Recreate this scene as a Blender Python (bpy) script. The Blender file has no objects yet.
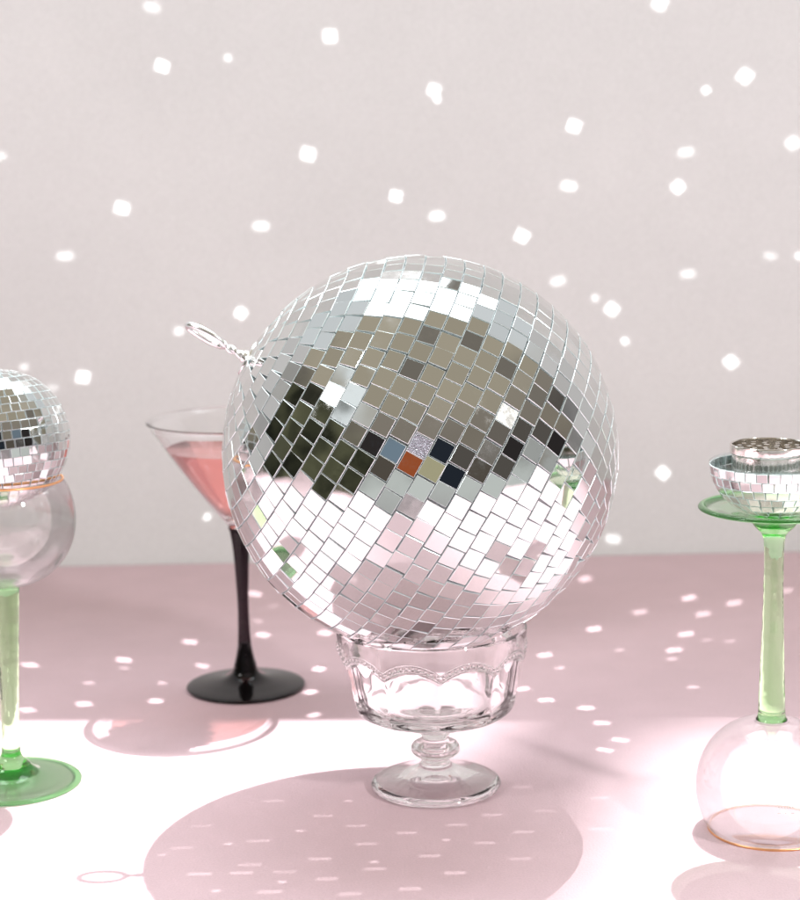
import bpy, bmesh, math, random
from mathutils import Vector, Matrix
random.seed(7)
S = bpy.context.scene
COL = S.collection
PI = math.pi

# ------------------------------------------------------------------ camera
F = 1850.0                       # focal length in photo pixels (photo 800 x 900)
H = 0.337
PITCH = math.radians(9.7)
ROLL = math.radians(-1.15)
CAM_ROT = Matrix.Rotation(PI/2 - PITCH, 3, 'X') @ Matrix.Rotation(ROLL, 3, 'Z')
CAM = Vector((0, -0.926, H))
cd = bpy.data.cameras.new('camera')
cam = bpy.data.objects.new('camera', cd); COL.objects.link(cam)
cam.location = CAM
cam.rotation_euler = CAM_ROT.to_euler()
cd.sensor_fit = 'HORIZONTAL'; cd.sensor_width = 36; cd.lens = F/800*36
cd.clip_start = 0.02; cd.clip_end = 100
cd.dof.use_dof = True; cd.dof.focus_distance = 0.86; cd.dof.aperture_fstop = 13
S.camera = cam

def ray(px, py):
    v = Vector(((px-400)/F, -(py-450)/F, -1))
    return (CAM_ROT @ v).normalized()
def on_table(px, py):
    d = ray(px, py); return CAM + d*(-CAM.z/d.z)
WALL_Y = on_table(400, 559).y
def on_wall(px, py):
    d = ray(px, py); return CAM + d*((WALL_Y-CAM.y)/d.y)

# ------------------------------------------------------------------ tagging
def tag(o, label=None, cat=None, group=None, kind=None):
    if label: o['label'] = label
    if cat: o['category'] = cat
    if group: o['group'] = group
    if kind: o['kind'] = kind
    return o
def empty(name, loc=(0, 0, 0), rot=(0, 0, 0)):
    o = bpy.data.objects.new(name, None); COL.objects.link(o)
    o.empty_display_size = 0.02
    o.location = loc; o.rotation_euler = rot
    return o
def obj(name, bm, mats, parent=None, smooth=None):
    me = bpy.data.meshes.new(name)
    bm.to_mesh(me); bm.free()
    if not isinstance(mats, (list, tuple)): mats = [mats]
    for m in mats: me.materials.append(m)
    if smooth is not None:
        me.polygons.foreach_set('use_smooth', [True]*len(me.polygons))
        if smooth < 180: me.set_sharp_from_angle(angle=math.radians(smooth))
    o = bpy.data.objects.new(name, me); COL.objects.link(o)
    if parent: o.parent = parent
    return o

# ------------------------------------------------------------------ shapes
def lathe(profile, segs=96, closed=True, bm=None, fn=None):
    """profile: (r,z) going round; closed = joins last to first."""
    bm = bm or bmesh.new()
    rings = []
    for (r, z) in profile:
        if r < 1e-7:
            rings.append([bm.verts.new((0, 0, z))])
        else:
            ring = []
            for k in range(segs):
                a = 2*PI*k/segs
                rr, zz = (r, z) if fn is None else fn(r, z, a)
                ring.append(bm.verts.new((rr*math.cos(a), rr*math.sin(a), zz)))
            rings.append(ring)
    n = len(rings)
    for i in range(n if closed else n-1):
        A, B = rings[i], rings[(i+1) % n]
        if len(A) == 1 and len(B) == 1: continue
        for k in range(segs):
            k2 = (k+1) % segs
            if len(A) == 1: bm.faces.new((A[0], B[k2], B[k]))
            elif len(B) == 1: bm.faces.new((A[k], A[k2], B[0]))
            else: bm.faces.new((A[k], A[k2], B[k2], B[k]))
    bmesh.ops.recalc_face_normals(bm, faces=bm.faces)
    return bm
def spline(pts, n=6):
    """Catmull-Rom through (r,z) points."""
    out = []
    P = [pts[0]] + list(pts) + [pts[-1]]
    for i in range(1, len(P)-2):
        p0, p1, p2, p3 = P[i-1], P[i], P[i+1], P[i+2]
        for k in range(n):
            t = k/n
            q = []
            for c in (0, 1):
                q.append(.5*(2*p1[c] + (p2[c]-p0[c])*t + (2*p0[c]-5*p1[c]+4*p2[c]-p3[c])*t*t
                             + (3*p1[c]-p0[c]-3*p2[c]+p3[c])*t**3))
            out.append((max(q[0], 0), q[1]))
    out.append(tuple(pts[-1]))
    return out
def shell(outer, t):
    """inner wall for an outer profile, by offsetting along the 2-D normal."""
    inn = []
    for i, (r, z) in enumerate(outer):
        a = outer[max(i-1, 0)]; b = outer[min(i+1, len(outer)-1)]
        dx, dz = b[0]-a[0], b[1]-a[1]
        L = math.hypot(dx, dz) or 1
        inn.append((max(r - dz/L*t, 0), z + dx/L*t))
    return inn
def tube(bm, pts, rad, sides=10, closed=False):
    pts = [Vector(p) for p in pts]
    n = len(pts); rings = []
    up = Vector((0.13, 0.31, 0.94))
    for i, p in enumerate(pts):
        a = pts[(i-1) % n] if closed or i > 0 else pts[0]
        b = pts[(i+1) % n] if closed or i < n-1 else pts[-1]
        t = (b-a).normalized()
        if i == 0: u = t.cross(up).normalized()
        else: u = (u - t*u.dot(t)).normalized()
        w = t.cross(u)
        rr = rad if not callable(rad) else rad(i/(n-1))
        rings.append([bm.verts.new(p + (u*math.cos(2*PI*k/sides) + w*math.sin(2*PI*k/sides))*rr) for k in range(sides)])
    for i in range(n if closed else n-1):
        A, B = rings[i], rings[(i+1) % n]
        for k in range(sides):
            bm.faces.new((A[k], A[(k+1) % sides], B[(k+1) % sides], B[k]))
    if not closed:
        bm.faces.new(rings[0]); bm.faces.new(rings[-1])
    bmesh.ops.recalc_face_normals(bm, faces=bm.faces)
def boxm(bm, lo, hi, bev=0):
    g = bmesh.ops.create_cube(bm, size=1)
    lo, hi = Vector(lo), Vector(hi)
    for v in g['verts']:
        v.co = Vector([(lo[i]+hi[i])/2 + v.co[i]*(hi[i]-lo[i]) for i in range(3)])
    if bev:
        es = list({e for v in g['verts'] for e in v.link_edges})
        bmesh.ops.bevel(bm, geom=es, offset=bev, segments=2, affect='EDGES', profile=.6)

# ------------------------------------------------------------------ materials
def mat(name):
    m = bpy.data.materials.new(name); m.use_nodes = True
    nt = m.node_tree; nt.nodes.clear()
    out = nt.nodes.new('ShaderNodeOutputMaterial')
    return m, nt, out
def nd(nt, t, **kw):
    n = nt.nodes.new(t)
    for k, v in kw.items():
        if k.startswith('_'): setattr(n, k[1:], v)
        else: n.inputs[k.replace('__', ' ')].default_value = v
    return n
def rgba(c): return (*c, 1)

def principled(name, col, rough=.5, metal=0, noise=0, nscale=30, grain=0, bump=0, bscale=400, **extra):
    m, nt, out = mat(name)
    b = nt.nodes.new('ShaderNodeBsdfPrincipled')
    b.inputs['Base Color'].default_value = rgba(col)
    b.inputs['Roughness'].default_value = rough
    b.inputs['Metallic'].default_value = metal
    for k, v in extra.items(): b.inputs[k.replace('_', ' ')].default_value = v
    tc = nt.nodes.new('ShaderNodeTexCoord')
    if noise:
        n = nd(nt, 'ShaderNodeTexNoise', Scale=nscale, Detail=6, Roughness=.6)
        nt.links.new(tc.outputs['Object'], n.inputs['Vector'])
        r = nt.nodes.new('ShaderNodeMapRange')
        r.inputs['From Min'].default_value = .3; r.inputs['From Max'].default_value = .7
        r.inputs['To Min'].default_value = 1-noise; r.inputs['To Max'].default_value = 1+noise
        nt.links.new(n.outputs['Fac'], r.inputs['Value'])
        mx = nd(nt, 'ShaderNodeVectorMath', _operation='SCALE')
        mx.inputs[0].default_value = col
        gr_ = nd(nt, 'ShaderNodeTexNoise', Scale=grain or 1, Detail=3); nt.links.new(tc.outputs['Object'], gr_.inputs['Vector'])
        gm = nt.nodes.new('ShaderNodeMapRange'); nt.links.new(gr_.outputs['Fac'], gm.inputs['Value'])
        gm.inputs['From Min'].default_value = .3; gm.inputs['From Max'].default_value = .7
        gm.inputs['To Min'].default_value = .955 if grain else 1; gm.inputs['To Max'].default_value = 1.045 if grain else 1
        pr = nd(nt, 'ShaderNodeMath', _operation='MULTIPLY'); nt.links.new(gm.outputs['Result'], pr.inputs[0]); nt.links.new(r.outputs['Result'], pr.inputs[1])
        nt.links.new(pr.outputs[0], mx.inputs['Scale'])
        nt.links.new(mx.outputs['Vector'], b.inputs['Base Color'])
    if bump:
        n2 = nd(nt, 'ShaderNodeTexNoise', Scale=bscale, Detail=5)
        nt.links.new(tc.outputs['Object'], n2.inputs['Vector'])
        bp = nd(nt, 'ShaderNodeBump', Strength=bump, Distance=.001)
        nt.links.new(n2.outputs['Fac'], bp.inputs['Height'])
        nt.links.new(bp.outputs['Normal'], b.inputs['Normal'])
    nt.links.new(b.outputs[0], out.inputs['Surface'])
    return m

def glass(name, tint=(1, 1, 1), refr=.5, absorb=None, dens=0, edge=1.0, ior=1.48, wav=0, rough=0.0):
    """real glass mixed with straight-through glass, so that light passes without caustics being traced."""
    m, nt, out = mat(name)
    g = nd(nt, 'ShaderNodeBsdfGlass', IOR=ior, Roughness=rough); g.inputs['Color'].default_value = rgba(tint)
    tr = nt.nodes.new('ShaderNodeBsdfTransparent'); tr.inputs['Color'].default_value = rgba(tint)
    gl = nd(nt, 'ShaderNodeBsdfGlossy', Roughness=0.01)
    lw = nd(nt, 'ShaderNodeLayerWeight', Blend=.5)
    pw = nd(nt, 'ShaderNodeMath', _operation='POWER'); pw.inputs[1].default_value = 4
    ml = nd(nt, 'ShaderNodeMath', _operation='MULTIPLY_ADD'); ml.inputs[1].default_value = .62*edge; ml.inputs[2].default_value = .035
    nt.links.new(lw.outputs['Facing'], pw.inputs[0]); nt.links.new(pw.outputs[0], ml.inputs[0])
    thin = nt.nodes.new('ShaderNodeMixShader')
    nt.links.new(ml.outputs[0], thin.inputs[0]); nt.links.new(tr.outputs[0], thin.inputs[1]); nt.links.new(gl.outputs[0], thin.inputs[2])
    mx = nt.nodes.new('ShaderNodeMixShader'); mx.inputs[0].default_value = refr
    nt.links.new(thin.outputs[0], mx.inputs[1]); nt.links.new(g.outputs[0], mx.inputs[2])
    nt.links.new(mx.outputs[0], out.inputs['Surface'])
    if wav:
        tc = nt.nodes.new('ShaderNodeTexCoord')
        n2 = nd(nt, 'ShaderNodeTexNoise', Scale=90, Detail=2)
        nt.links.new(tc.outputs['Object'], n2.inputs['Vector'])
        bp = nd(nt, 'ShaderNodeBump', Strength=wav, Distance=.001)
        nt.links.new(n2.outputs['Fac'], bp.inputs['Height'])
        for q in (g, gl, lw): nt.links.new(bp.outputs['Normal'], q.inputs['Normal'])
    if dens:
        a = nd(nt, 'ShaderNodeVolumeAbsorption', Density=dens); a.inputs['Color'].default_value = rgba(absorb)
        nt.links.new(a.outputs[0], out.inputs['Volume'])
    return m

M = {}
M['wall'] = principled('painted_board', (.742, .765, .765), .75, noise=.03, nscale=7, grain=650, bump=.25, bscale=420)
M['table'] = principled('pink_paper', (.69, .515, .562), .62, noise=.03, nscale=26, grain=900, bump=.3, bscale=900)
M['post'] = principled('painted_wood', (.6, .58, .55), .6, noise=.03)
M['core'] = principled('silver_backing', (.22, .24, .25), .35, .8, bump=.5, bscale=900)
M['edge'] = principled('cut_mirror_edge', (.78, .86, .87), .22, .45)
M['chrome'] = principled('bright_steel_wire', (.93, .94, .95), .26, 1)
M['steel'] = principled('brushed_steel', (.80, .77, .73), .13, 1, noise=.05, nscale=300, bump=.08, bscale=800)
M['gold'] = principled('gilt', (.95, .50, .24), .3, .8)
M['black'] = principled('black_glass', (.004, .003, .004), .04, 0, Specular_IOR_Level=.3)
M['clear'] = glass('clear_blown_glass', (.995, .993, .993), refr=.52, edge=.6)
M['press'] = glass('pressed_glass', (1, 1, 1), refr=1.0, edge=.75, ior=1.5, wav=.12)
M['crisp'] = glass('clear_thin_glass', (.998, .998, .998), refr=1.0, edge=.5, ior=1.45)
M['green'] = glass('green_glass', (.97, 1, .97), refr=.72, absorb=(.05, .985, .13), dens=190, edge=.8)
M['greenstem'] = glass('pale_green_glass', (.97, 1, .96), refr=1.0, absorb=(.42, .97, .30), dens=62, edge=.5, wav=.5)
M['smoke'] = glass('smoked_glass', (.50, .42, .46), refr=.75, absorb=(.3, .2, .26), dens=420, edge=.5)
M['etch'] = principled('etched_frost', (.62, .64, .6), .6)

def mirror_mat():
    m, nt, out = mat('mirror_tile')
    b = nd(nt, 'ShaderNodeBsdfPrincipled', Metallic=1.0)
    at = nt.nodes.new('ShaderNodeAttribute'); at.attribute_name = 'tile'
    cr = nt.nodes.new('ShaderNodeMapRange')
    cr.inputs['To Min'].default_value = .68; cr.inputs['To Max'].default_value = .80
    nt.links.new(at.outputs['Fac'], cr.inputs['Value'])
    v = nd(nt, 'ShaderNodeVectorMath', _operation='SCALE'); v.inputs[0].default_value = (.985, 1.0, .985)
    nt.links.new(cr.outputs['Result'], v.inputs['Scale']); nt.links.new(v.outputs['Vector'], b.inputs['Base Color'])
    # fine dust and finger marks
    tc = nt.nodes.new('ShaderNodeTexCoord')
    n = nd(nt, 'ShaderNodeTexNoise', Scale=120, Detail=6, Roughness=.7); nt.links.new(tc.outputs['Object'], n.inputs['Vector'])
    r = nt.nodes.new('ShaderNodeMapRange'); r.inputs['From Min'].default_value = .45; r.inputs['From Max'].default_value = .8
    r.inputs['To Min'].default_value = .012; r.inputs['To Max'].default_value = .11
    nt.links.new(n.outputs['Fac'], r.inputs['Value']); dl = nd(nt, 'ShaderNodeMath', _operation='GREATER_THAN'); dl.inputs[1].default_value = .93; nt.links.new(at.outputs['Fac'], dl.inputs[0])
    ad = nd(nt, 'ShaderNodeMath', _operation='MULTIPLY_ADD'); ad.inputs[1].default_value = .12; nt.links.new(dl.outputs[0], ad.inputs[0]); nt.links.new(r.outputs['Result'], ad.inputs[2])
    nt.links.new(ad.outputs[0], b.inputs['Roughness'])
    n3 = nd(nt, 'ShaderNodeTexNoise', Scale=55, Detail=1); nt.links.new(tc.outputs['Object'], n3.inputs['Vector'])
    bp = nd(nt, 'ShaderNodeBump', Strength=.05, Distance=.001); nt.links.new(n3.outputs['Fac'], bp.inputs['Height'])
    nt.links.new(bp.outputs['Normal'], b.inputs['Normal'])
    nt.links.new(b.outputs[0], out.inputs['Surface'])
    return m
M['mirror'] = mirror_mat()
def glitter_mat():
    m, nt, out = mat('crackled_mirror')
    b = nd(nt, 'ShaderNodeBsdfPrincipled', Metallic=1.0, Roughness=.22); b.inputs['Base Color'].default_value = (.42, .46, .52, 1)
    tc = nt.nodes.new('ShaderNodeTexCoord')
    v = nd(nt, 'ShaderNodeTexVoronoi', Scale=2200); nt.links.new(tc.outputs['Object'], v.inputs['Vector'])
    bp = nd(nt, 'ShaderNodeBump', Strength=.9, Distance=.0006); nt.links.new(v.outputs['Distance'], bp.inputs['Height'])
    nt.links.new(bp.outputs['Normal'], b.inputs['Normal']); nt.links.new(b.outputs[0], out.inputs['Surface'])
    return m
M['glitter'] = glitter_mat()
def drink_mat():
    m, nt, out = mat('coral_drink')
    tr = nt.nodes.new('ShaderNodeBsdfTransparent'); tr.inputs['Color'].default_value = (.98, .71, .67, 1)
    tl = nt.nodes.new('ShaderNodeBsdfTranslucent'); tl.inputs['Color'].default_value = (.88, .38, .37, 1)
    df = nt.nodes.new('ShaderNodeBsdfDiffuse'); df.inputs['Color'].default_value = (.85, .36, .35, 1)
    gl = nd(nt, 'ShaderNodeBsdfGlossy', Roughness=.02)
    a = nt.nodes.new('ShaderNodeMixShader'); a.inputs[0].default_value = .5
    nt.links.new(tl.outputs[0], a.inputs[1]); nt.links.new(df.outputs[0], a.inputs[2])
    b = nt.nodes.new('ShaderNodeMixShader'); b.inputs[0].default_value = .32
    nt.links.new(tr.outputs[0], b.inputs[1]); nt.links.new(a.outputs[0], b.inputs[2])
    c = nt.nodes.new('ShaderNodeMixShader'); fr = nd(nt, 'ShaderNodeFresnel', IOR=1.33)
    nt.links.new(fr.outputs[0], c.inputs[0]); nt.links.new(b.outputs[0], c.inputs[1]); nt.links.new(gl.outputs[0], c.inputs[2])
    nt.links.new(c.outputs[0], out.inputs['Surface'])
    return m
M['drink'] = drink_mat()

# ------------------------------------------------------------------ light directions
BALL_R = 0.1
GOB = on_table(436, 787)
d_ = ray(420, 453.5); BALL_C = CAM + d_*((.1768-CAM.z)/d_.z); print('GOB', GOB, 'BALL', BALL_C)
BALL_C.y = GOB.y + max(-.002, min(.002, BALL_C.y-GOB.y))
KEY_DIR = Vector((-0.0305, -0.0835, -0.179)).normalized()
KEY_DIST = 6.0
KEY_POS = BALL_C - KEY_DIR*KEY_DIST

# ------------------------------------------------------------------ setting
def over_board(px, py):      # where the light ray to that point of the table passes the board
    e_ = on_table(px, py); t_ = (WALL_Y - e_.y)/(KEY_POS.y - e_.y); return e_.lerp(KEY_POS, t_)
A_, B_ = over_board(20, 722), over_board(520, 721)
top_at = lambda x: A_.z + (B_.z-A_.z)*(x-A_.x)/(B_.x-A_.x)
print('wall', WALL_Y, top_at(-1.15), top_at(1.15))
bm = bmesh.new(); boxm(bm, (-1.15, WALL_Y, -.03), (1.15, WALL_Y+.018, .8), .001)
for v in bm.verts:
    if v.co.z > .4: v.co.z += top_at(v.co.x) - .8
tag(obj('wall', bm, M['wall']), 'smooth pale grey painted board standing behind the pink table', kind='structure')
bm = bmesh.new(); boxm(bm, (-1.15, -.56, -.03), (1.15, WALL_Y-.0005, 0), .002)
tag(obj('ground', bm, M['table']), 'smooth matt pink tabletop with white sunlit area', kind='structure')
# unseen post and crossbar added behind the board to cast a soft shaded band
def at_y(px, py, y):         # where the light ray to a point of the table passes the depth y
    e_ = on_table(px, py); return e_.lerp(KEY_POS, (y - e_.y)/(KEY_POS.y - e_.y))
a_, b_ = at_y(522, 735, 1.60), at_y(700, 735, 1.60)
print('pillar', a_, b_)
bm = bmesh.new(); boxm(bm, (a_.x, 1.60, -.03), (b_.x, 1.64, 4.4), .004)
t1_, t2_ = at_y(760, 740, 1.60), at_y(760, 712, 1.60)
boxm(bm, (b_.x-.002, 1.602, min(t1_.z, t2_.z)), (1.35, 1.638, max(t1_.z, t2_.z)), .004)
tag(obj('shade_bars', bm, M['post']), 'painted upright and crossbar added out of view behind the board to shade the table', kind='structure')

# ------------------------------------------------------------------ mirror balls
def frame_of(p):
    p = p.normalized()
    a = Vector((0, 0, 1)) if abs(p.z) < .9 else Vector((1, 0, 0))
    u = p.cross(a).normalized(); w = p.cross(u)
    return p, u, w
def mirror_tiles(R, pole, pitch, gap, thick, th0, th1, jit, name, parent, rng, special=None, spin=0):
    """square mirror tiles laid in rings round a pole axis, each a thin bevelled slab with its own slight tilt"""
    p, u, w = frame_of(pole)
    rows = round(PI*R/pitch)
    dth = PI/rows
    bm = bmesh.new(); lay = bm.faces.layers.float.new('tile')
    for i in range(rows):
        th = (i+.5)*dth
        if th < th0 or th > th1: continue
        cnt = max(3, int(2*PI*R*math.sin(th)/pitch))
        off = rng.random()*2*PI
        drift = 0
        for k in range(cnt):
            ph = off + 2*PI*k/cnt + spin + rng.gauss(0, .02)*pitch/R
            n = p*math.cos(th) + (u*math.cos(ph) + w*math.sin(ph))*math.sin(th)
            te = (p*-math.sin(th) + (u*math.cos(ph) + w*math.sin(ph))*math.cos(th))     # along meridian
            tp = (u*-math.sin(ph) + w*math.cos(ph))                                    # along the ring
            j1, j2 = rng.gauss(0, jit), rng.gauss(0, jit)
            if rng.random() < .08: j1 *= 2.6; j2 *= 2.6
            n2 = (n + te*j1 + tp*j2).normalized()
            te2 = (te - n2*te.dot(n2)).normalized(); tp2 = n2.cross(te2)
            tw = rng.gauss(0, .012)
            te2, tp2 = te2*math.cos(tw)+tp2*math.sin(tw), tp2*math.cos(tw)-te2*math.sin(tw)
            hw = min(pitch, 2*PI*R*math.sin(th)/cnt)/2 - gap/2
            hh = pitch/2 - gap/2 + rng.gauss(0, .012)*pitch
            c = n*(R - thick*.5 + rng.gauss(0, .06)*thick)
            b = thick*.16
            def quad(hx, hy, h): return [bm.verts.new(c + te2*sy*hy + tp2*sx*hx + n2*h) for sx, sy in ((-1,-1),(1,-1),(1,1),(-1,1))]
            top = quad(hw-b, hh-b, thick*.5); mid = quad(hw, hh, thick*.5-b); bot = quad(hw, hh, -thick*.6)
            f = bm.faces.new(top); f.material_index = 0; f[lay] = rng.random()
            if special and special(n): f.material_index = 2
            fs = [f]
            for A, B in ((mid, top), (bot, mid)):
                for q in range(4):
                    g = bm.faces.new((A[q], A[(q+1) % 4], B[(q+1) % 4], B[q])); g.material_index = 1; fs.append(g)
            if f.normal.dot(n2) == 0: f.normal_update()
            f.normal_update()
            if f.normal.dot(n) < 0:
                for g in fs: g.normal_flip()
    return obj(name, bm, [M['mirror'], M['edge'], M['glitter']], parent)

POLE = (CAM_ROT @ Vector((-.869, .479, .12))).normalized()
ball = tag(empty('mirror_ball', BALL_C), 'large silver mirror ball resting on the clear footed goblet in the centre', 'disco ball')
bm = bmesh.new(); bmesh.ops.create_uvsphere(bm, u_segments=96, v_segments=48, radius=BALL_R-.0011)
obj('ball_core', bm, M['core'], ball, 180)
def cam_n(px, py):
    x = (px-420)/196; y = -(py-452)/196; z = math.sqrt(max(0, 1-x*x-y*y))
    return Vector((x, 0, 0)) + Vector((0, .1685, .9857))*y + Vector((0, -.9857, .1685))*z
sp_n = cam_n(417, 440)
mirror_tiles(BALL_R, POLE, .0097, .00040, .0012, .10, PI-.1, .016, 'mirror_tiles', ball, random.Random(11),
             special=lambda n: (n-sp_n).length < .06)
# cap and twisted wire hanging loop at the pole
p, u, w = frame_of(POLE)
rot = Matrix((u, w, p)).transposed()
bm = lathe([(0, .0028), (.003, .0026), (.0035, .0012), (.009, .0006), (.0098, -.0006), (.0098, -.0016), (0, -.0016)], 32, False)
for v in bm.verts: v.co = rot @ v.co + p*(BALL_R-.0002)
cap = obj('cap', bm, M['chrome'], ball, 40)
view = (CAM - BALL_C).normalized()
side = (view*.93 + Vector((0, .17, .98))*.34); side = (side - p*side.dot(p)).normalized()
bm = bmesh.new()
base = p*(BALL_R+.001)
q_ = (CAM_ROT @ Vector((-.87, .48, -.08))).normalized()
for s in (0, PI):
    pts = []
    for k in range(15):
        t = k/14
        a = t*2.2*PI + s
        pts.append(base + q_*(t*.0125) + (side*math.cos(a) + p.cross(side)*math.sin(a))*.0011)
    tube(bm, pts, .0011, 10)
c0 = base + q_*.0225
pts = [c0 + q_*(-math.cos(2*PI*k/40)*.0108) + side*(math.sin(2*PI*k/40)*.0056) for k in range(40)]
tube(bm, pts, 0.00165, 10, True)
obj('hanging_loop', bm, M['chrome'], ball, 180)

# small ball in the left glass
LG = on_table(12, 783); LG.z = 0
LROT = Matrix.Rotation(math.radians(1.5), 3, 'Y')
sb = tag(empty('mirror_ball', LG + LROT @ Vector((-.0005, 0, .1862))), 'small silver mirror ball sitting in the upright green stemmed glass at left', 'disco ball')
bm = bmesh.new(); bmesh.ops.create_uvsphere(bm, u_segments=64, v_segments=32, radius=.0349)
obj('ball_core', bm, M['core'], sb, 180)
mirror_tiles(.0355, Vector((-.10, .10, 1)), .0047, .00030, .0007, .05, PI, .016, 'mirror_tiles', sb, random.Random(5))

# ------------------------------------------------------------------ pressed goblet
gob = tag(empty('glass_goblet', (GOB.x, GOB.y, 0)), 'clear pressed glass goblet with beaded scallops holding up the large mirror ball', 'goblet')
NP = 10
PH0 = -PI/2 + math.radians(4)       # a cusp faces the camera
def scallop(a):
    """height of the beaded line at angle a, and position inside the panel (0 at cusps)"""
    u_ = ((a - PH0)/(2*PI/NP)) % 1
    return .0712 + .0062*math.sin(PI*u_)**.8, u_
def gob_fn(r, z, a):
    zs, u_ = scallop(a)
    x = (u_-.5)*2*PI/NP
    facet = math.cos(PI/NP)/math.cos(x)
    # below the beaded line the wall is cut into flat panels, above it is round
    k = min(max((zs - z)/.0025, 0), 1)*min(max((z-.040)/.006, 0), 1)
    return r*(1 + k*(facet*1.0 - 1) - k*.007), z
outer = spline([(.0340, .0405), (.0395, .0425), (.0425, .0470), (.0438, .052), (.0450, .058), (.0461, .064), (.0472, .070), (.0482, .077), (.0489, .083), (.0492, .0868)], 8)
inner = spline([(.0474, .0868), (.0468, .082), (.0455, .074), (.0438, .066), (.0424, .058), (.0408, .0515), (.0375, .0475), (.028, .0450), (.014, .0440), (0, .0438)], 5)
under = spline([(.0075, .0290), (.0090, .0318), (.0140, .0348), (.0230, .0372), (.0300, .0388)], 4)
SH = lambda z: -.001*min(max((z-.02)/.06, 0), 1)
bm = bmesh.new()
prof = [(0, .0290)] + under + outer + [(.0486, .0880), (.0480, .0880)] + inner
nO = len(under)+1
N = 240
bm = lathe(prof, N, False, fn=lambda r, z, a: gob_fn(r, z, a) if r > .0338 and any(abs(r-o[0]) < 1e-9 and abs(z-o[1]) < 1e-9 for o in outer) else (r, z))
for v in bm.verts: v.co.x += SH(v.co.z)
obj('bowl', bm, M['press'], gob, 28)
bm = bmesh.new()
for k in range(NP*10):
    a = PH0 + 2*PI*(k+.5)/(NP*10)
    for dz_, rr in ((.0, .00105),):
        zs, u_ = scallop(a)
        ro = .0461 + (zs-.064)*.175 + .0001
        g = bmesh.ops.create_uvsphere(bm, u_segments=10, v_segments=6, radius=rr)
        for v in g['verts']:
            v.co += Vector((ro*math.cos(a), ro*math.sin(a), zs+.0004))
for off, rr in ((.0022, .0005), (-.0014, .0005)):
    pts = []
    for k in range(240):
        a = 2*PI*k/240; zs, _ = scallop(a); zz = zs+off
        ro = .0461 + (zz-.064)*.175 - .0001
        pts.append((ro*math.cos(a), ro*math.sin(a), zz))
    tube(bm, pts, rr, 6, True)
for v in bm.verts: v.co.x += SH(v.co.z)
obj('bead_trim', bm, M['press'], gob, 180)
stem = [(0, .0142), (.0068, .0142), (.0074, .0152), (.0070, .0165), (.0098, .0176), (.0122, .0195), (.0127, .0215), (.0120, .0238), (.0096, .0252),
        (.0070, .0258), (.0066, .0272), (.0076, .0289), (0, .0289)]
bm = lathe([stem[0]] + spline(stem[1:-1], 5) + [stem[-1]], 64, False)
obj('stem', bm, M['press'], gob, 50)
foot = spline([(.0076, .0141), (.0100, .0120), (.0160, .0092), (.0245, .0066), (.0310, .0050), (.0334, .0036), (.0338, .0022), (.0325, .0006), (.0300, .0003)], 5)
ft_in = spline([(.0280, .0006), (.020, .0022), (.010, .0040), (0, .0048)], 4)
bm = lathe([(0, .0141)] + foot + ft_in, 96, False)
obj('foot', bm, M['press'], gob, 50)

# ------------------------------------------------------------------ green stemmed glasses
def green_glass(loc, label, upside_down):
    root = tag(empty('stemmed_glass', loc, (PI, 0, 0) if upside_down else (0, 0, 0)), label, 'wine glass', 'green stemmed glasses')
    f = spline([(.0100, .0105), (.0120, .0082), (.0170, .0052), (.0250, .0036), (.0320, .0028), (.0352, .0026), (.0366, .0020), (.0368, .0013), (.0358, .0004), (.0340, .0002)], 4)
    fi = spline([(.0335, .0008), (.0318, .0021), (.025, .0026), (.017, .0040), (.012, .0056), (0, .0068)], 3)
    obj('foot', lathe([(0, .0105)] + f + fi, 96, False), M['green'], root, 50)
    st = spline([(.0100, .0106), (.0085, .0122), (.0060, .0150), (.0049, .0200), (.0047, .0350), (.0052, .0600), (.0058, .0800), (.0064, .0980), (.0066, .1040), (.0070, .1070), (.0078, .1085)], 5)
    obj('stem', lathe([(0, .0106)] + st + [(0, .1085)], 48, False), M['greenstem'], root, 50)
    o = spline([(.0080, .1086), (.0150, .1102), (.0240, .1152), (.0312, .1232), (.0356, .1330), (.0369, .1430), (.0360, .1520), (.0334, .1600), (.0308, .1645)], 6)
    i = shell(o, .0010); i[0] = (.0070, .1100)
    prof = [(0, .1086)] + o + [(.0304, .1650), (.0299, .1646)] + list(reversed(i[:-1])) + [(0, .1100)]
    b = obj('bowl', lathe(prof, 120, False), M['clear'], root, 70)
    bm = bmesh.new()
    tube(bm, [(.0305*math.cos(2*PI*k/96), .0305*math.sin(2*PI*k/96), .16470) for k in range(96)], .0007, 8, True)
    obj('gilt_rim', bm, M['gold'], root, 180)
    return root, b
lgl, _ = green_glass(LG, 'upright glass with clear round bowl, small mirror ball in it, green stem at left', False)
lgl.rotation_euler = LROT.to_euler()
RG = on_table(770, 828); RG.z = .1652*.975
rgl, rb = green_glass(RG, 'upside down glass with gilt rim on the table and green foot on top at right', True)
rgl.scale = (.975,)*3
# tiny etched mark on the bowl of the inverted glass
bm = bmesh.new()
def mark(ang, z, wdt, hgt):
    rr = .0371
    a0 = -PI/2 + ang
    vs = []
    for sx, sz in ((-1,-1),(1,-1),(1,1),(-1,1)):
        a = a0 + sx*wdt/2/rr; zz = z + sz*hgt/2
        vs.append(bm.verts.new((rr*math.cos(a), -rr*math.sin(a), zz)))
    bm.faces.new(vs)
for dx in (-.0035, -.0022, -.0009, .0004, .0017, .0030):
    mark(dx/.037, .1405, .0006, .0010 + .0004*math.sin(dx*4000)); mark(dx/.037+.012, .1412, .0005, .0003)
for dx in (-.0038, -.003, -.0002, .0028, .0036): mark(dx/.037, .1435, .0006, .0003)
mark(-.09, .1382, .0007, .0003)
obj('etched_mark', bm, M['etch'], rgl)

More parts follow.
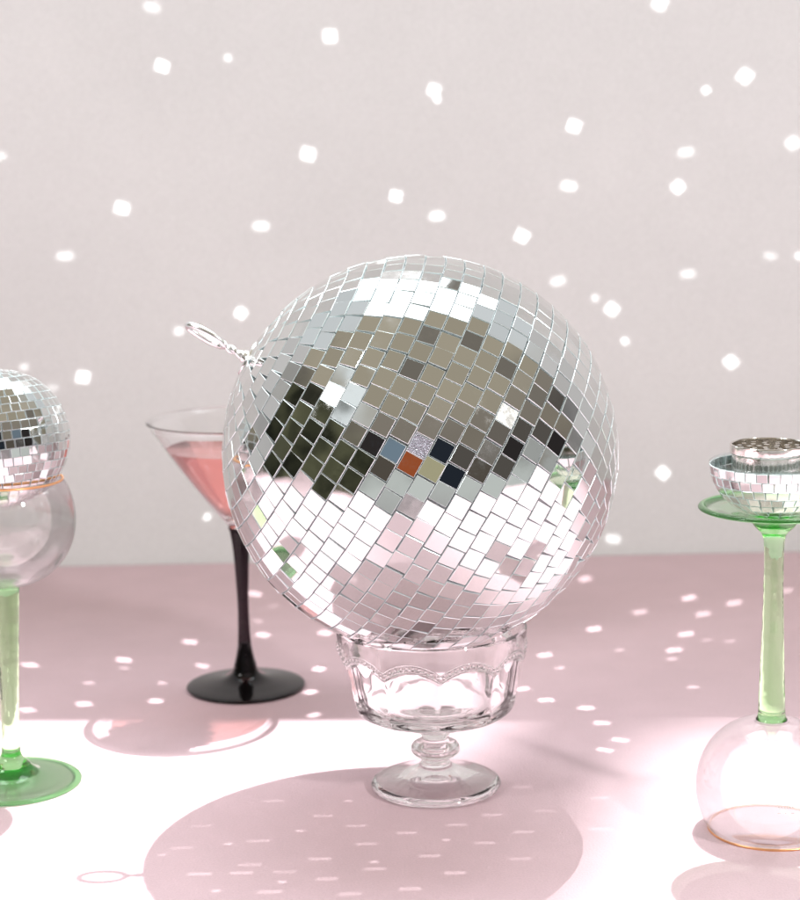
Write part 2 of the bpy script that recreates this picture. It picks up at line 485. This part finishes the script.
# ------------------------------------------------------------------ mirror bowl and grinder on the right foot
BW = Vector((RG.x-.0004, RG.y, .1652*.975-.0064))
bowl = tag(empty('mirror_bowl', BW), 'small mirror tiled half ball bowl standing on the green glass foot', 'bowl')
Rb, sq = .0303, .855
prof = [((Rb-.0006)*math.sin(t*PI/32), Rb*sq - (Rb-.0006)*sq*math.cos(t*PI/32)) for t in range(17)]
zt_ = Rb*sq
prof += [(Rb+.0002, zt_+.0004), (Rb+.0002, zt_+.0010), (Rb-.0004, zt_+.0014), (Rb-.0011, zt_+.0010)]
inn = [((Rb-.0024)*math.sin(t*PI/32), zt_ - (Rb-.0024)*sq*math.cos(t*PI/32)) for t in range(16, -1, -1)]
bm = lathe(prof + inn, 72, False)
obj('bowl_core', bm, glass('milky_acrylic', (.96, .985, .985), refr=.15, edge=.8), bowl, 60)
tl = mirror_tiles(Rb, Vector((0, 0, -1)), .0053, .00045, .0007, .0, PI/2-.04, .02, 'mirror_tiles', bowl, random.Random(9))
tl.location = (0, 0, zt_); tl.scale = (1, 1, sq)
GR = Vector((RG.x-.0032, RG.y-.0005, .1606))
gr = tag(empty('metal_grinder', GR), 'round silver metal grinder ring with square teeth sitting in the mirror bowl', 'grinder')
body = [(0, -.0140), (.0140, -.0140), (.0165, -.0115), (.0170, .0000), (.0170, .0100), (.0180, .0106), (.0182, .0112), (.0182, .0146), (.0180, .0150), (.0173, .0150), (.0171, .0146), (.0171, .0096), (0, .0096)]
body = [(r_, z_+.0146) for r_, z_ in body]
obj('body', lathe(body, 96, False), M['steel'], gr, 25)
bm = bmesh.new()
for ring, cnt in ((.0045, 5), (.0090, 9), (.0137, 14)):
    for k in range(cnt):
        a = 2*PI*(k+.3)/cnt
        b2 = bmesh.new(); boxm(b2, (-.0011, -.0011, 0), (.0011, .0011, .0043), .0002)
        me_ = bpy.data.meshes.new('t'); 
        for v in b2.verts: v.co = Matrix.Rotation(a+PI/4, 3, 'Z') @ v.co + Vector((ring*math.cos(a), ring*math.sin(a), .0096+.0146))
        b2.to_mesh(me_); b2.free(); bm.from_mesh(me_); bpy.data.meshes.remove(me_)
obj('teeth', bm, M['steel'], gr)

# ------------------------------------------------------------------ cocktail glass
fp = on_table(246, 687)
mg = tag(empty('cocktail_glass', (fp.x, fp.y, 0)), 'cone shaped cocktail glass with black stem and foot, left of the large mirror ball', 'cocktail glass')
f = spline([(.0068, .0150), (.0085, .0095), (.0140, .0062), (.0240, .0042), (.0330, .0028), (.0362, .0020), (.0364, .0011), (.0350, .0003)], 5)
fs = spline([(.0040, .0285), (.0047, .0240), (.0058, .0185), (.0068, .0150)], 5)
obj('foot', lathe([(0, .0285)] + fs[:-1] + f + [(0, .0003)], 96, False), M['black'], mg, 50)
st = spline([(.0040, .0286), (.0035, .0400), (.0034, .0550), (.0041, .0720), (.0050, .0870), (.0064, .0980), (.0076, .1015)], 6)
obj('stem', lathe([(0, .0286)] + st + [(0, .1015)], 48, False), M['smoke'], mg, 50)
zt, zb = .1675, .1016
CR = [(.1016, .0064), (.108, .0112), (.115, .0172), (.130, .0290), (.148, .0418), (.160, .0498), (.1685, .0547)]
def cone_r(z):
    for (z0, r0), (z1, r1) in zip(CR, CR[1:]):
        if z <= z1: return r0 + (r1-r0)*(z-z0)/(z1-z0)
    return CR[-1][1]
o = [(.0064, zb), (.0075, .1035)] + [(cone_r(zb + (zt-zb)*t), zb + (zt-zb)*t) for t in (.08, .2, .35, .5, .65, .8, .93, 1)]
i = [(cone_r(z)-.0013, z) for (r, z) in reversed(o[2:])] + [(.0050, .1085), (0, .1078)]
prof = [(0, zb)] + o + [(.0549, zt+.0004), (.0548, zt+.0010), (.0542, zt+.0013), (.0535, zt+.0010), (.0531, zt+.0004)] + i
obj('bowl', lathe(prof, 128, False), M['crisp'], mg, 40)
zl = .1518
dr = [(0, .1084), (.0044, .1090)] + [(cone_r(z)-.0016, z) for z in (.1110, .120, .130, .140, zl-.0006)] + [(cone_r(zl)-.0015, zl), (cone_r(zl)-.004, zl-.0004), (0, zl-.0004)]
d = obj('pink_drink', lathe(dr, 96, False), M['drink'], None, 40)
d.location = (fp.x, fp.y, 0)
tag(d, 'translucent coral pink drink filling the cocktail glass', 'drink')

# ------------------------------------------------------------------ lamps
def lamp(kind, name, loc, direction, energy, col=(1, 1, 1), **kw):
    ld = bpy.data.lights.new(name, kind); ld.energy = energy; ld.color = col
    for k, v in kw.items(): setattr(ld, k, v)
    o = bpy.data.objects.new(name, ld); COL.objects.link(o)
    o.location = loc
    o.rotation_euler = Vector(direction).to_track_quat('-Z', 'Y').to_euler()
    return o
KEY_W = 3300
lamp('SPOT', 'key_lamp', KEY_POS, KEY_DIR, KEY_W, (1, .99, .985), spot_size=math.radians(26), spot_blend=.25, shadow_soft_size=.030)
FD = Vector((-.70, -.42, .55)).normalized()
lamp('AREA', 'fill_lamp', BALL_C + FD*1.7, -FD, 8.5, (1, .985, .97), shape='DISK', size=.44)
FD2 = Vector((.62, -.75, .50)).normalized()
lamp('AREA', 'side_lamp', Vector((-.05, .2, .1)) + FD2*1.9, -FD2, 13, (1, .98, .97), shape='DISK', size=.14)

# spot lamps added in place of mirrored light: one narrow square beam per tile, leaving the ball where the mirror law puts that tile
def glint(P, din, power, size, asp=1.0, flat=False, squash=1.0, twist=0.0, C=BALL_C, R=BALL_R, pole=POLE, soft=.0016):
    Q = C.copy()
    for _ in range(30):
        r = (P - Q).normalized(); n = (r - din).normalized(); Q = C + n*(R+.0015)
    cosi = max(.2, n.dot(r)); tan = math.sqrt(1-cosi*cosi)/cosi
    Q = Q + r*.003
    t = Vector((1, 0, 0)) if flat else pole.cross(n).normalized()
    X = (t - r*t.dot(r)).normalized(); Z = -r; Y = Z.cross(X)
    X, Y = X*math.cos(twist)+Y*math.sin(twist), Y*math.cos(twist)-X*math.sin(twist)
    dist = (P-Q).length
    hx = size*.5/dist; hy = hx*cosi**.5*asp*squash
    ld = bpy.data.lights.new('tile_glint_lamp', 'SPOT')
    ld.energy = 1.5*KEY_W*(dist/KEY_DIST)**2*power; ld.color = (1, .99, .97)
    ld.spot_size = 2*math.atan(math.hypot(hx, hy)*1.25); ld.spot_blend = 0; ld.shadow_soft_size = soft
    ld.use_nodes = True                       # square beam, the outline of one tile
    n_ = ld.node_tree; em = n_.nodes['Emission']
    tc_ = n_.nodes.new('ShaderNodeTexCoord'); sp_ = n_.nodes.new('ShaderNodeSeparateXYZ'); n_.links.new(tc_.outputs['Normal'], sp_.inputs[0])
    def mm(op, a, b=None):
        q = n_.nodes.new('ShaderNodeMath'); q.operation = op
        for k_, v_ in enumerate((a, b)):
            if v_ is None: continue
            if isinstance(v_, (int, float)): q.inputs[k_].default_value = v_
            else: n_.links.new(v_, q.inputs[k_])
        return q.outputs[0]
    fs_ = []
    for c_, h_ in ((0, hx), (1, hy)):
        v_ = mm('ABSOLUTE', mm('DIVIDE', sp_.outputs[c_], sp_.outputs[2]))
        fs_.append(mm('LESS_THAN', v_, h_))
    n_.links.new(mm('MULTIPLY', fs_[0], fs_[1]), em.inputs['Strength'])
    o = bpy.data.objects.new('tile_glint_lamp', ld); COL.objects.link(o)
    o.matrix_world = Matrix.Translation(Q) @ Matrix((X, Y, Z)).transposed().to_4x4()
wall_spots = [(152,7,2),(162,66,0),(228,58,1),(330,36,0),(434,90,0),(437,99,1),(574,126,0),(660,3,0),(745,76,0),(706,90,1),(793,143,0),
 (686,152,2),(678,187,0),(569,186,2),(308,154,0),(1,156,1),(122,208,0),(396,196,0),(437,216,2),(261,226,2),(65,256,2),(522,236,0),
 (241,313,0),(179,331,1),(558,281,2),(688,274,2),(595,298,1),(612,309,0),(625,341,1),(731,362,0),(770,256,3),(799,256,1),(83,377,0),
 (52,388,3),(24,367,1),(663,473,0),(156,548,0),(207,517,1),(613,539,2)]
rs = random.Random(3)
for x, y, k in wall_spots:
    v = rs.random()
    size = (.0100, .0056, .0085, .0066)[k]; pw = (.8, .6, .6, .3)[k]
    glint(on_wall(x, y), KEY_DIR, .8*pw*(.55+.6*v), size*(.75+.14*rs.random() if k < 2 else 1.15), asp=1.14 if k < 2 else 1.0, flat=k > 1, squash=1 if k < 2 else .55, soft=.0014+.0012*rs.random() if k < 2 else .003, twist=rs.gauss(0, .14))
table_spots = [(160,596,1),(255,594,1),(274,606,.25),(136,632,.5),(37,645,.5),(190,642,1),(263,635,1),(258,621,.4),(325,633,1),(124,660,1.1),
 (30,665,1),(124,668,.4),(202,666,.7),(319,669,.9),(89,683,.5),(162,683,.5),(84,704,1),(156,701,.9),(27,710,.8),(310,692,.9),(314,715,.7),
 (585,579,.9),(594,629,1),(545,655,.8),(689,598,1),(734,603,.8),(703,614,.7),(686,634,.9),(674,650,.8),(730,641,.3),(707,640,.25),(672,659,.5),
 (693,687,.5),(785,591,.6),(522,689,.8),(546,700,.9),(586,708,.8),(602,723,.7),(620,740,.8),(605,750,.8),(640,612,.6),(620,650,.35),(560,668,.5)]
for x, y, k in table_spots:
    glint(on_table(x, y), KEY_DIR, .7*k, .0085 if k > .55 else .0055, asp=1.25)
FRONT = Vector((-.10, .93, -.36)).normalized()
soft_spots = [(274,801,1),(324,816,1),(357,826,1),(259,841,1),(202,826,.6),(182,848,.8),(320,859,1.2),(366,844,1),(250,865,1),(327,879,1.1),
 (375,869,1),(285,872,.7),(200,874,1.6),(242,873,1.4),(270,892,1.4),(349,801,2,1),(300,831,2,1),(228,844,2,1),(374,862,2,1),(282,882,2,1),(216,891,2,1),
 (162,855,1.4,1),(660,770,.9),(522,787,1),(600,798,1),(600,829,.9),(492,815,1),(524,832,1),(485,843,1),(430,856,1.1),(455,873,1.3),(520,859,.8),
 (545,811,.7),(407,833,1),(457,825,1),(446,840,1.6,1),(410,889,1.2),(350,894,1)]
for s in soft_spots:
    x, y, k = s[:3]
    glint(on_table(x, y), FRONT, .085*k, .0100 if len(s) == 3 else .0036, asp=.45 if len(s) == 3 else 1, flat=True, soft=.0010)

# ------------------------------------------------------------------ world: the bright window and the dim room around the table
Wd = bpy.data.worlds.new('World'); S.world = Wd; Wd.use_nodes = True
nt = Wd.node_tree; nt.nodes.clear()
wo = nt.nodes.new('ShaderNodeOutputWorld'); bg = nt.nodes.new('ShaderNodeBackground'); nt.links.new(bg.outputs[0], wo.inputs[0])
tc = nt.nodes.new('ShaderNodeTexCoord'); sep = nt.nodes.new('ShaderNodeSeparateXYZ'); nt.links.new(tc.outputs['Generated'], sep.inputs[0])
dx, dy, dz = sep.outputs
def mth(op, a, b=None, c=None):
    n = nt.nodes.new('ShaderNodeMath'); n.operation = op
    for i_, v in enumerate((a, b, c)):
        if v is None: continue
        if isinstance(v, (int, float)): n.inputs[i_].default_value = v
        else: nt.links.new(v, n.inputs[i_])
    return n.outputs[0]
def step(v, lo, hi):
    n = nt.nodes.new('ShaderNodeMapRange'); n.interpolation_type = 'SMOOTHSTEP'; nt.links.new(v, n.inputs['Value'])
    n.inputs['From Min'].default_value = lo; n.inputs['From Max'].default_value = hi
    return n.outputs['Result']
def mixc(f, a, b):
    n = nt.nodes.new('ShaderNodeMix'); n.data_type = 'RGBA'; nt.links.new(f, n.inputs[0])
    for q, v in ((6, a), (7, b)):
        if isinstance(v, tuple): n.inputs[q].default_value = rgba(v)
        else: nt.links.new(v, n.inputs[q])
    return n.outputs[2]
def noise(scale, detail=4, rough=.6):
    n = nd(nt, 'ShaderNodeTexNoise', Scale=scale, Detail=detail, Roughness=rough); nt.links.new(tc.outputs['Generated'], n.inputs['Vector']); return n.outputs['Fac']
nz = noise(2.2)
zz = mth('ADD', dz, mth('MULTIPLY', mth('SUBTRACT', nz, .5), .22))
col = mixc(step(zz, -.30, -.22), (.34, .30, .31), (.60, .63, .61))          # floor
col = mixc(step(zz, -.15, -.11), col, (.050, .043, .040))                    # furniture
vor = nd(nt, 'ShaderNodeTexVoronoi', Scale=7.5); nt.links.new(tc.outputs['Generated'], vor.inputs['Vector'])
vs_ = nt.nodes.new('ShaderNodeSeparateColor'); nt.links.new(vor.outputs['Color'], vs_.inputs[0])
ramp = nt.nodes.new('ShaderNodeValToRGB'); nt.links.new(vs_.outputs[0], ramp.inputs[0])
ramp.color_ramp.interpolation = 'CONSTANT'
els = [(0, (.03, .026, .026)), (.16, (.10, .085, .07)), (.32, (.02, .025, .035)), (.46, (.24, .21, .17)), (.54, (.42, .39, .25)), (.58, (.10, .09, .08)), (.72, (.40, .41, .40)),
       (.80, (.34, .085, .03)), (.85, (.20, .27, .34)), (.91, (.17, .15, .13))]
e = ramp.color_ramp.elements
while len(e) < len(els): e.new(.5)
for q, (p_, c_) in zip(e, els): q.position = p_; q.color = rgba(c_)
band = mth('MULTIPLY', step(zz, -.12, -.09), mth('SUBTRACT', 1.0, step(zz, .26, .40)))
col = mixc(band, col, ramp.outputs[0])
col = mixc(step(zz, .30, .42), col, (.25, .22, .185))
col = mixc(step(zz, .46, .62), col, (.40, .355, .275))                      # pale ceiling
col = mixc(mth('MULTIPLY', step(noise(5, 2), .60, .64), step(dz, .3, .4)), col, (.20, .18, .155))
# planting seen to the left, through another opening
gn = noise(16, 8, .75)
green = mixc(step(gn, .42, .64), (.016, .017, .012), (.17, .17, .10))
lm = mth('MULTIPLY', mth('SUBTRACT', 1.0, step(dx, -.62, -.54)), mth('SUBTRACT', 1.0, step(zz, .52, .62)))
col = mixc(lm, col, green)
# pale patch added to the left and above, so some tiles reflect white
dv = nd(nt, 'ShaderNodeVectorMath', _operation='DISTANCE'); nt.links.new(tc.outputs['Generated'], dv.inputs[0]); dv.inputs[1].default_value = (-.68, -.47, .56)
pn = mth('MULTIPLY', mth('SUBTRACT', 1.0, step(dv.outputs['Value'], .25, .30)), step(noise(9, 3), .47, .52))
col = mixc(pn, col, (.85, .90, .92))
# everything behind the board: pale
col = mixc(step(dy, .12, .3), col, (.62, .60, .60))
bright = mth('MULTIPLY', step(dy, .10, .16), step(dz, .60, .66))
pane = mth('MULTIPLY', step(dx, -.32, -.24), mth('SUBTRACT', 1.0, step(dx, .36, .44)))
strength = mth('ADD', mth('MULTIPLY_ADD', bright, -.25, 1.0), mth('MULTIPLY', mth('MULTIPLY', bright, pane), 5.0))
nt.links.new(mixc(bright, col, (.93, .97, 1.0)), bg.inputs['Color'])
nt.links.new(strength, bg.inputs['Strength'])

# ------------------------------------------------------------------ render settings
S.view_settings.view_transform = 'Standard'; S.view_settings.look = 'None'
S.view_settings.exposure = .13; S.view_settings.gamma = 1
c = S.cycles
c.use_denoising = True
try: c.denoiser = 'OPENIMAGEDENOISE'
except Exception: pass
c.max_bounces = 14; c.diffuse_bounces = 4; c.glossy_bounces = 8; c.transmission_bounces = 14; c.transparent_max_bounces = 24
c.caustics_reflective = True; c.caustics_refractive = True; c.blur_glossy = .6
c.sample_clamp_indirect = 6; c.use_light_tree = True; c.use_adaptive_sampling = False

# the key light is refracted by the glasses onto the table
for o in COL.objects:
    if o.type == 'MESH' and o.parent and o.name.split('.')[0] in ('bowl', 'stem', 'foot'): o.cycles.is_caustics_caster = True
    if o.name == 'ground': o.cycles.is_caustics_receiver = True
bpy.data.lights['key_lamp'].cycles.is_caustics_light = True
